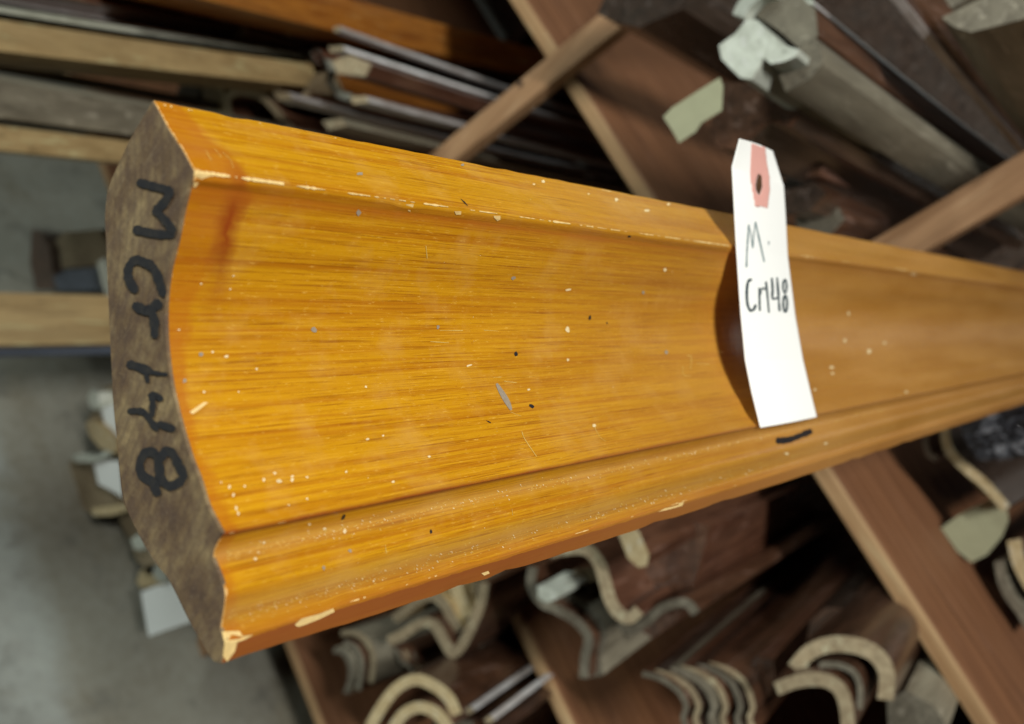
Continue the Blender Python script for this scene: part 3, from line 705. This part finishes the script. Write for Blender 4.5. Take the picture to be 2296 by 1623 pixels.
# --- left edge, low stock sticking out of the bottom bins
stock('flat_board', 'tan plank crossing the left edge at mid height', C(4, [(-40, 375), (80, 360), (110, 350), (110, 690), (60, 712), (-40, 715)]), .62, .42, 1.35, 'tan', 'cream', cat='board')
stock('blue_strip', 'blue grey strip under the tan plank at the left edge', C(4, [(-40, 722), (40, 718), (60, 700), (150, 700), (150, 760), (-40, 775)]), .64, .44, 1.35, 'blue', cat='strip')
stock('casing_moulding', 'dark brown upright end by the left edge above the tan plank', C(4, [(215, -60), (270, -40), (330, 60), (345, 220), (400, 260), (400, 330), (240, 335), (200, 150)]), .86, .86, 1.3, 'dark', 'brown')
stock('casing_moulding', 'blue grey slab end between the tan plank and the amber moulding', C(4, [(350, 255), (430, 205), (640, 190), (700, 220), (700, 330), (380, 340)]), .85, .85, 1.3, 'blue', 'blue')
stock('casing_moulding', 'tan worn block above the blue grey slab end', C(4, [(340, 40), (420, -40), (660, -60), (700, 40), (700, 180), (430, 195), (360, 220)]), .88, .88, 1.3, 'grey', 'rawend')
stock('primed_moulding', 'pale sliver against the back edge of the amber moulding', C(4, [(635, 160), (670, 130), (720, 240), (720, 440), (680, 330)]), .80, .80, 1.2, 'greypale', 'greypale')
stock('casing_moulding', 'cream and brown lumpy end left of the lettered sawn end', C(4, [(580, 1040), (620, 990), (740, 950), (800, 1000), (800, 1420), (700, 1390), (600, 1290), (570, 1210), (610, 1120)]), .82, .82, 1.3, 'tan', 'rawend')
stock('casing_moulding', 'small reddish brown squared end low on the left', C(4, [(455, 1450), (560, 1440), (700, 1400), (770, 1450), (790, 1623), (820, 1760), (600, 1790), (480, 1740)]), .84, .84, 1.3, 'brown', 'rawend')
stock('primed_moulding', 'wavy pale moulding edge below the lettering behind the sawn end', rib(7, [(800, 170), (850, 330), (900, 420), (930, 520), (980, 570), (1000, 640)], 95), .86, .86, 1.3, 'greypale', 'rawend')
stock('casing_moulding', 'rounded tan end directly above the white paper label', C(7, [(895, 690), (920, 620), (1000, 580), (1080, 600), (1120, 690), (1010, 720), (920, 738)]), .86, .86, 1.3, 'tan', 'cream')
for (n, pts, lab, mt, e) in (
    (4, [(600, 985), (640, 1000), (655, 1090), (620, 1120), (585, 1090), (575, 1030)], 'small chalky fragment at the top of the lumpy end', 'greypale', 'greypale'),
    (4, [(560, 1200), (610, 1180), (690, 1240), (760, 1320), (760, 1400), (660, 1370), (590, 1290)], 'tan splintered end under the white scrap on the left', 'tan', 'cream'),
    (4, [(470, 1415), (540, 1395), (640, 1420), (700, 1380), (720, 1410), (600, 1460), (490, 1455)], 'thin pale ledge over the small reddish brown end', 'greypale', 'greypale'),
    (7, [(600, 215), (700, 205), (820, 190), (835, 225), (740, 262), (610, 268)], 'flat tan sliver under the bluish white scrap', 'tan', 'cream'),
    (7, [(855, 420), (900, 385), (960, 440), (935, 490), (880, 480)], 'chalky chip midway down the wavy pale moulding edge', 'greypale', 'greypale'),
    (7, [(1010, 590), (1050, 600), (1090, 660), (1080, 700), (1030, 690), (1000, 640)], 'pale splinter beside the rounded tan end', 'greypale', 'greypale')):
    stock('broken_moulding', lab, C(n, pts), .79, .79, 1.2, mt, e, group='broken ends behind the cut face')
# --- lower left bin
for i, (pts, lab, mt, e) in enumerate((
    ([(20, 1030), (110, 1030), (190, 1090), (230, 1190), (215, 1350)], 'grey curved crown end, outermost of the small stack under the amber moulding', 'grey', 'rawend'),
    ([(40, 1090), (110, 1120), (150, 1200), (150, 1300), (130, 1400)], 'grey curved crown end, middle of the small stack under the amber moulding', 'brown', 'rawdark'),
    ([(-30, 1140), (40, 1160), (80, 1240), (80, 1340), (50, 1420)], 'grey curved crown end, innermost of the small stack under the amber moulding', 'grey', 'rawdark'))):
    stock('crown_moulding', lab, rib(8, pts, 34), .90, .90, 1.6, mt, e, group='small stack of crown lengths')
stock('crown_moulding', 'pale bent crown end with a white tip, upper of the pair under the amber moulding', rib(8, [(365, 940), (440, 880), (530, 810), (620, 790), (690, 840), (740, 930), (790, 1010)], 62), .90, .90, 1.6, 'tan', 'rawend', vp=VB)
stock('crown_moulding', 'pale zigzag crown end, lower of the pair under the amber moulding', rib(8, [(330, 1080), (430, 1030), (540, 965), (620, 970), (680, 1060), (745, 1160), (810, 1100), (880, 960), (930, 830), (950, 700)], 64), .88, .88, 1.6, 'brown', 'rawend', vp=VB)
stock('casing_moulding', 'short tan bar end between the zigzag crown and the amber moulding', rib(8, [(730, 640), (770, 740), (810, 850), (850, 920)], 78), .91, .91, 1.6, 'tan', 'cream', vp=VB)
stock('crown_moulding', 'cream arched moulding end at the bottom, outer of the two arches', rib(8, [(210, 1640), (290, 1500), (390, 1380), (510, 1330), (620, 1370), (720, 1450), (770, 1560)], 72), .80, .80, 1.45, 'brown', 'cream', vp=(2050, 900))
stock('crown_moulding', 'cream arched moulding end at the bottom, inner of the two arches', rib(8, [(330, 1700), (420, 1560), (530, 1510), (640, 1550), (720, 1650)], 72), .79, .79, 1.45, 'brown', 'cream', vp=(2050, 900))
stock('crown_moulding', 'glossy ribbed brown length running right from the cream arches', C(8, [(640, 1470), (700, 1440), (730, 1490), (790, 1520), (800, 1590), (870, 1600), (900, 1660), (1000, 1650), (1060, 1700), (860, 1900), (600, 1700)]), .82, .82, 1.4, 'brown', 'rawdark', vp=(2050, 900))
for i, dx in enumerate((0, 1, 2)):
    stock('crown_moulding', ('thin nested crown just right of the zigzag crown end', 'second thin nested crown behind the zigzag crown end', 'innermost dim crown behind the zigzag crown end')[i],
          rib(8, [(890 + 34 * dx, 700), (870 + 36 * dx, 820), (820 + 40 * dx, 960), (800 + 44 * dx, 1060), (840 + 46 * dx, 1120)], 24), .93 + .012 * i, .93 + .012 * i, 1.7, ('grey', 'brown', 'dark')[i], ('rawend', 'rawdark', 'rawdark')[i], vp=VB, group='thin nested crowns by the zigzag end')
for i in range(3):  # pale ribs painted in for the highlight lines on the ribbed length
    stock('casing_moulding', ('upper', 'middle', 'lower')[i] + ' of three ribs painted as bluish white highlights at the bottom, right of the arches',
          C(8, [(690 + 130 * i, 1470 + 60 * i), (730 + 130 * i, 1445 + 60 * i), (760 + 130 * i, 1475 + 60 * i), (720 + 130 * i, 1500 + 60 * i)]), .81, .81, 1.38, 'worn', 'rawend', vp=(2050, 900), group='ribs painted as highlight lines')
for i in range(3):
    stock('crown_moulding', ('nearest', 'middle', 'farthest')[i] + ' of three thin wavy crown ends low between the zigzag crown and the arches',
          rib(8, [(330 + 50 * i, 1120 + 8 * i), (390 + 50 * i, 1150 + 8 * i), (410 + 50 * i, 1210), (470 + 50 * i, 1250), (480 + 50 * i, 1330)], 20), .93 + .01 * i, .93 + .01 * i, 1.6, 'brown', ('rawdark', 'rawend', 'rawdark')[i], vp=VB, group='thin wavy crown ends')
# --- middle bin
stock('crown_moulding', 'large grey crown end with a long downward leg in the middle bin', rib(8, [(1380, 500), (1500, 480), (1620, 485), (1700, 570), (1740, 700), (1775, 820), (1830, 900), (1900, 930), (1960, 880)], 78), .78, .78, 1.5, 'red', 'rawend', vp=(2500, 640))
for i in range(3):
    stock('crown_moulding', ('first', 'second', 'third')[i] + ' thin nested crown under the large grey crown, counted from its leg',
          rib(8, [(1560 - 70 * i, 640 + 50 * i), (1640 - 60 * i, 740 + 50 * i), (1680 - 50 * i, 860 + 50 * i), (1760 - 50 * i, 960 + 50 * i), (1800 - 60 * i, 1060 + 50 * i)], 30), .87 + .01 * i, .87 + .01 * i, 1.6, ('brown', 'grey', 'brown')[i], ('rawend', 'rawdark', 'rawdark')[i], vp=(2500, 640), group='thin nested crowns under the large one')
stock('crown_moulding', 'short crown with bright chalky tip inside the large grey crown end', rib(8, [(1300, 790), (1370, 770), (1440, 720), (1560, 660), (1690, 640)], 90), .84, .84, 1.5, 'brown', 'rawend', vp=(2500, 640))
stock('primed_moulding', 'small chalky white knob at the tip of the short crown', C(8, [(1300, 720), (1360, 730), (1450, 770), (1440, 800), (1360, 830), (1305, 800)]), .77, .77, .83, 'greypale', 'greypale', vp=(2500, 640))
stock('crown_moulding', 'grey s curved crown end hanging below the large one', rib(8, [(1270, 600), (1260, 720), (1330, 830), (1440, 880), (1560, 960), (1630, 1060), (1610, 1180), (1600, 1320)], 60), .82, .82, 1.5, 'brown', 'rawdark', vp=(2500, 640))
stock('crown_moulding', 'second grey s curved crown end, nested right of the first', rib(8, [(1400, 790), (1540, 850), (1660, 950), (1700, 1060), (1660, 1180), (1680, 1310)], 95), .84, .84, 1.5, 'grey', 'rawdark', vp=(2500, 640))
stock('casing_moulding', 'cream upright bar end touching the bottom edge of the amber moulding', C(8, [(1810, 340), (1900, 320), (1960, 370), (2025, 520), (2010, 590), (1960, 600), (1890, 540)]), .74, .74, 1.5, 'red', 'cream', vp=(2500, 640))
stock('crown_moulding', 'wide glossy brown length with bluish sheen beside the cream bar end', C(8, [(1900, 880), (1960, 600), (2060, 470), (2300, 300), (2420, 330), (2360, 560), (2300, 760), (2200, 950), (2050, 1060), (1950, 1000)]), .86, .86, 1.6, 'red', 'brown', vp=(2450, 800))
stock('crown_moulding', 'brown curved length below the wide glossy one', rib(8, [(1830, 960), (1900, 1010), (2000, 960), (2120, 860), (2260, 830), (2330, 900)], 60), .80, .80, 1.4, 'brown', 'rawdark', vp=(2450, 800))
ORD = ('leftmost', 'second from left', 'third from left', 'fourth from left', 'second from right', 'rightmost')
for i in range(6):
    o = i * 88 - (8 if i % 2 else 0)
    stock('crown_moulding', 'curved crown end, ' + ORD[i] + ' of the bottom stack left of the nested hooks',
          rib(9, [(-190 + o, 1290 - 12 * i), (-70 + o, 1325 - 12 * i), (40 + o, 1400 - 10 * i), (95 + o, 1500), (75 + o, 1580), (105 + o, 1680)], 34), .84 + .008 * i, .84 + .008 * i, 1.5,
          ('brown', 'dark', 'grey', 'brown', 'dark', 'brown')[i], ('rawdark', 'rawend', 'rawdark', 'rawend', 'rawdark', 'rawend')[i], vp=(2500, 640), group='bottom stack of curved crown lengths')
stock('crown_moulding', 'pale hooked moulding end at the bottom right, outer of the nested hooks', rib(9, [(800, 1260), (900, 1150), (1040, 1100), (1200, 1110), (1330, 1170), (1400, 1290), (1390, 1460)], 105), .86, .86, 1.5, 'brown', 'rawend', vp=(2500, 640))
stock('crown_moulding', 'pale hooked moulding end at the bottom right, inner of the nested hooks', rib(9, [(680, 1390), (820, 1340), (980, 1330), (1080, 1380), (1130, 1480), (1150, 1640)], 88), .84, .84, 1.5, 'brown', 'rawend', vp=(2500, 640))
stock('crown_moulding', 'thin grey hooked strip between the nested hooks', rib(9, [(960, 1235), (1080, 1235), (1180, 1280), (1225, 1370), (1225, 1520)], 38), .85, .85, 1.5, 'brown', 'rawdark', vp=(2500, 640))
stock('casing_moulding', 'reddish brown block left of the nested hooks', C(9, [(490, 1240), (560, 1180), (660, 1200), (680, 1330), (640, 1440), (520, 1400)]), .92, .92, 1.5, 'red', 'brown', vp=(2500, 640))
stock('casing_moulding', 'dim brown lengths rising into the dark above the nested hooks', C(9, [(880, 1100), (900, 950), (1000, 860), (1250, 880), (1400, 960), (1440, 1050), (1350, 1090), (1200, 1050), (1000, 1060)]), .96, .96, 1.5, 'dark', 'brown', vp=(2500, 640))
stock('casing_moulding', 'dark grey length at the bottom edge beside the big shelf board', C(9, [(1400, 1470), (1520, 1400), (1700, 1500), (1800, 1650), (1700, 1800), (1420, 1800)]), .92, .92, 1.5, 'grey', 'rawdark', vp=(2500, 640))
# --- right edge
stock('handrail_moulding', 'shiny black rounded length against the right edge', C(6, [(1870, 1180), (1900, 1110), (1990, 1050), (2150, 1010), (2350, 960), (2500, 1100), (2500, 1350), (2300, 1420), (2140, 1440), (2000, 1440), (1920, 1330)]), 1.10, 1.10, 1.7, 'film', 'film', vp=(3200, 500))
stock('crown_moulding', 'cream edged curved moulding end under the shiny black length', rib(6, [(1790, 1180), (1780, 1290), (1820, 1400), (1920, 1500), (2040, 1600), (2180, 1760)], 62), 1.14, 1.14, 1.7, 'dark', 'cream', vp=(3200, 620))
stock('crown_moulding', 'greyish translucent looking thin end left of the cream edged one', rib(6, [(1830, 1150), (1690, 1200), (1650, 1290), (1670, 1400), (1730, 1440)], 40), 1.18, 1.18, 1.7, 'brown', 'grey', vp=(3200, 620))
stock('crown_moulding', 'grey curved strip below the cream tag at the right edge', rib(9, [(2130, 560), (2150, 680), (2200, 790), (2280, 900), (2340, 1010)], 60), 1.18, 1.18, 1.8, 'grey', 'rawdark', vp=(3200, 620))
stock('crown_moulding', 'brown strip right of the grey curved strip at the right edge', rib(9, [(2230, 420), (2260, 560), (2330, 700), (2400, 800)], 90), 1.18, 1.18, 1.8, 'brown', 'cream', vp=(3200, 620))

# --- loose paper tags
def card(name, label, poly, Y, mat, curl=.0, shift=(0, 0, 0)):
    n = Vector((0, -1, 0)); P = [atY(p, Y) for p in poly]; k = len(P); c = sum(P, Vector()) / k
    P = [p + Vector((0, curl * math.sin(i * 2.1), 0)) for i, p in enumerate(P)]
    tri = tess([(p.x, p.z, 0) for p in P])
    V = P + [p + Vector((0, .0006, 0)) for p in P]
    Fc = tri + [tuple(k + i for i in t) for t in tri] + [(i, (i + 1) % k, k + (i + 1) % k, k + i) for i in range(k)]
    return tag(mesh(name, V, Fc, M[mat], None, origin=c), label, 'tag', 'paper tags on the stock')
card('paper_tag', 'cream paper tag hanging over the shelf board left of the dark rounded length', [(1487, 262)] + C(3, [(0, 700), (170, 590), (310, 505), (330, 560), (322, 720), (190, 800), (150, 860), (95, 895), (45, 930), (0, 850)])[0:10], .64, 'papercream')
t2 = card('paper_tag', 'pale green card tag lying on the shelf board near the right edge', C(9, [(1750, 345), (1900, 240), (2080, 150), (2180, 190), (2190, 300), (2150, 400), (2050, 520), (1950, 570), (1860, 500)]), 1.185, 'papercream')
card('paper_tag', 'small pale green scrap above the card tag near the right edge', C(9, [(1890, -20), (1960, -60), (2060, -10), (2125, 110), (2045, 142), (1990, 90)]), 1.19, 'papercream')
card('paper_label', 'white paper label hanging behind the lower corner of the sawn end', C(7, [(918, 762), (1010, 725), (1122, 695), (1250, 955), (1100, 1005), (968, 1052), (940, 900)]), .80, 'paperwhite')
card('paper_label', 'white scrap stuck to the lumpy end left of the lettering', C(4, [(650, 1100), (745, 1085), (790, 1380), (740, 1360), (690, 1230)]), .80, 'paperwhite')
card('paper_label', 'small bluish white scrap low on the left above the wavy pale moulding', C(4, [(610, 1470), (690, 1445), (780, 1450), (800, 1690), (740, 1650), (640, 1600)]), .80, 'paperwhite')
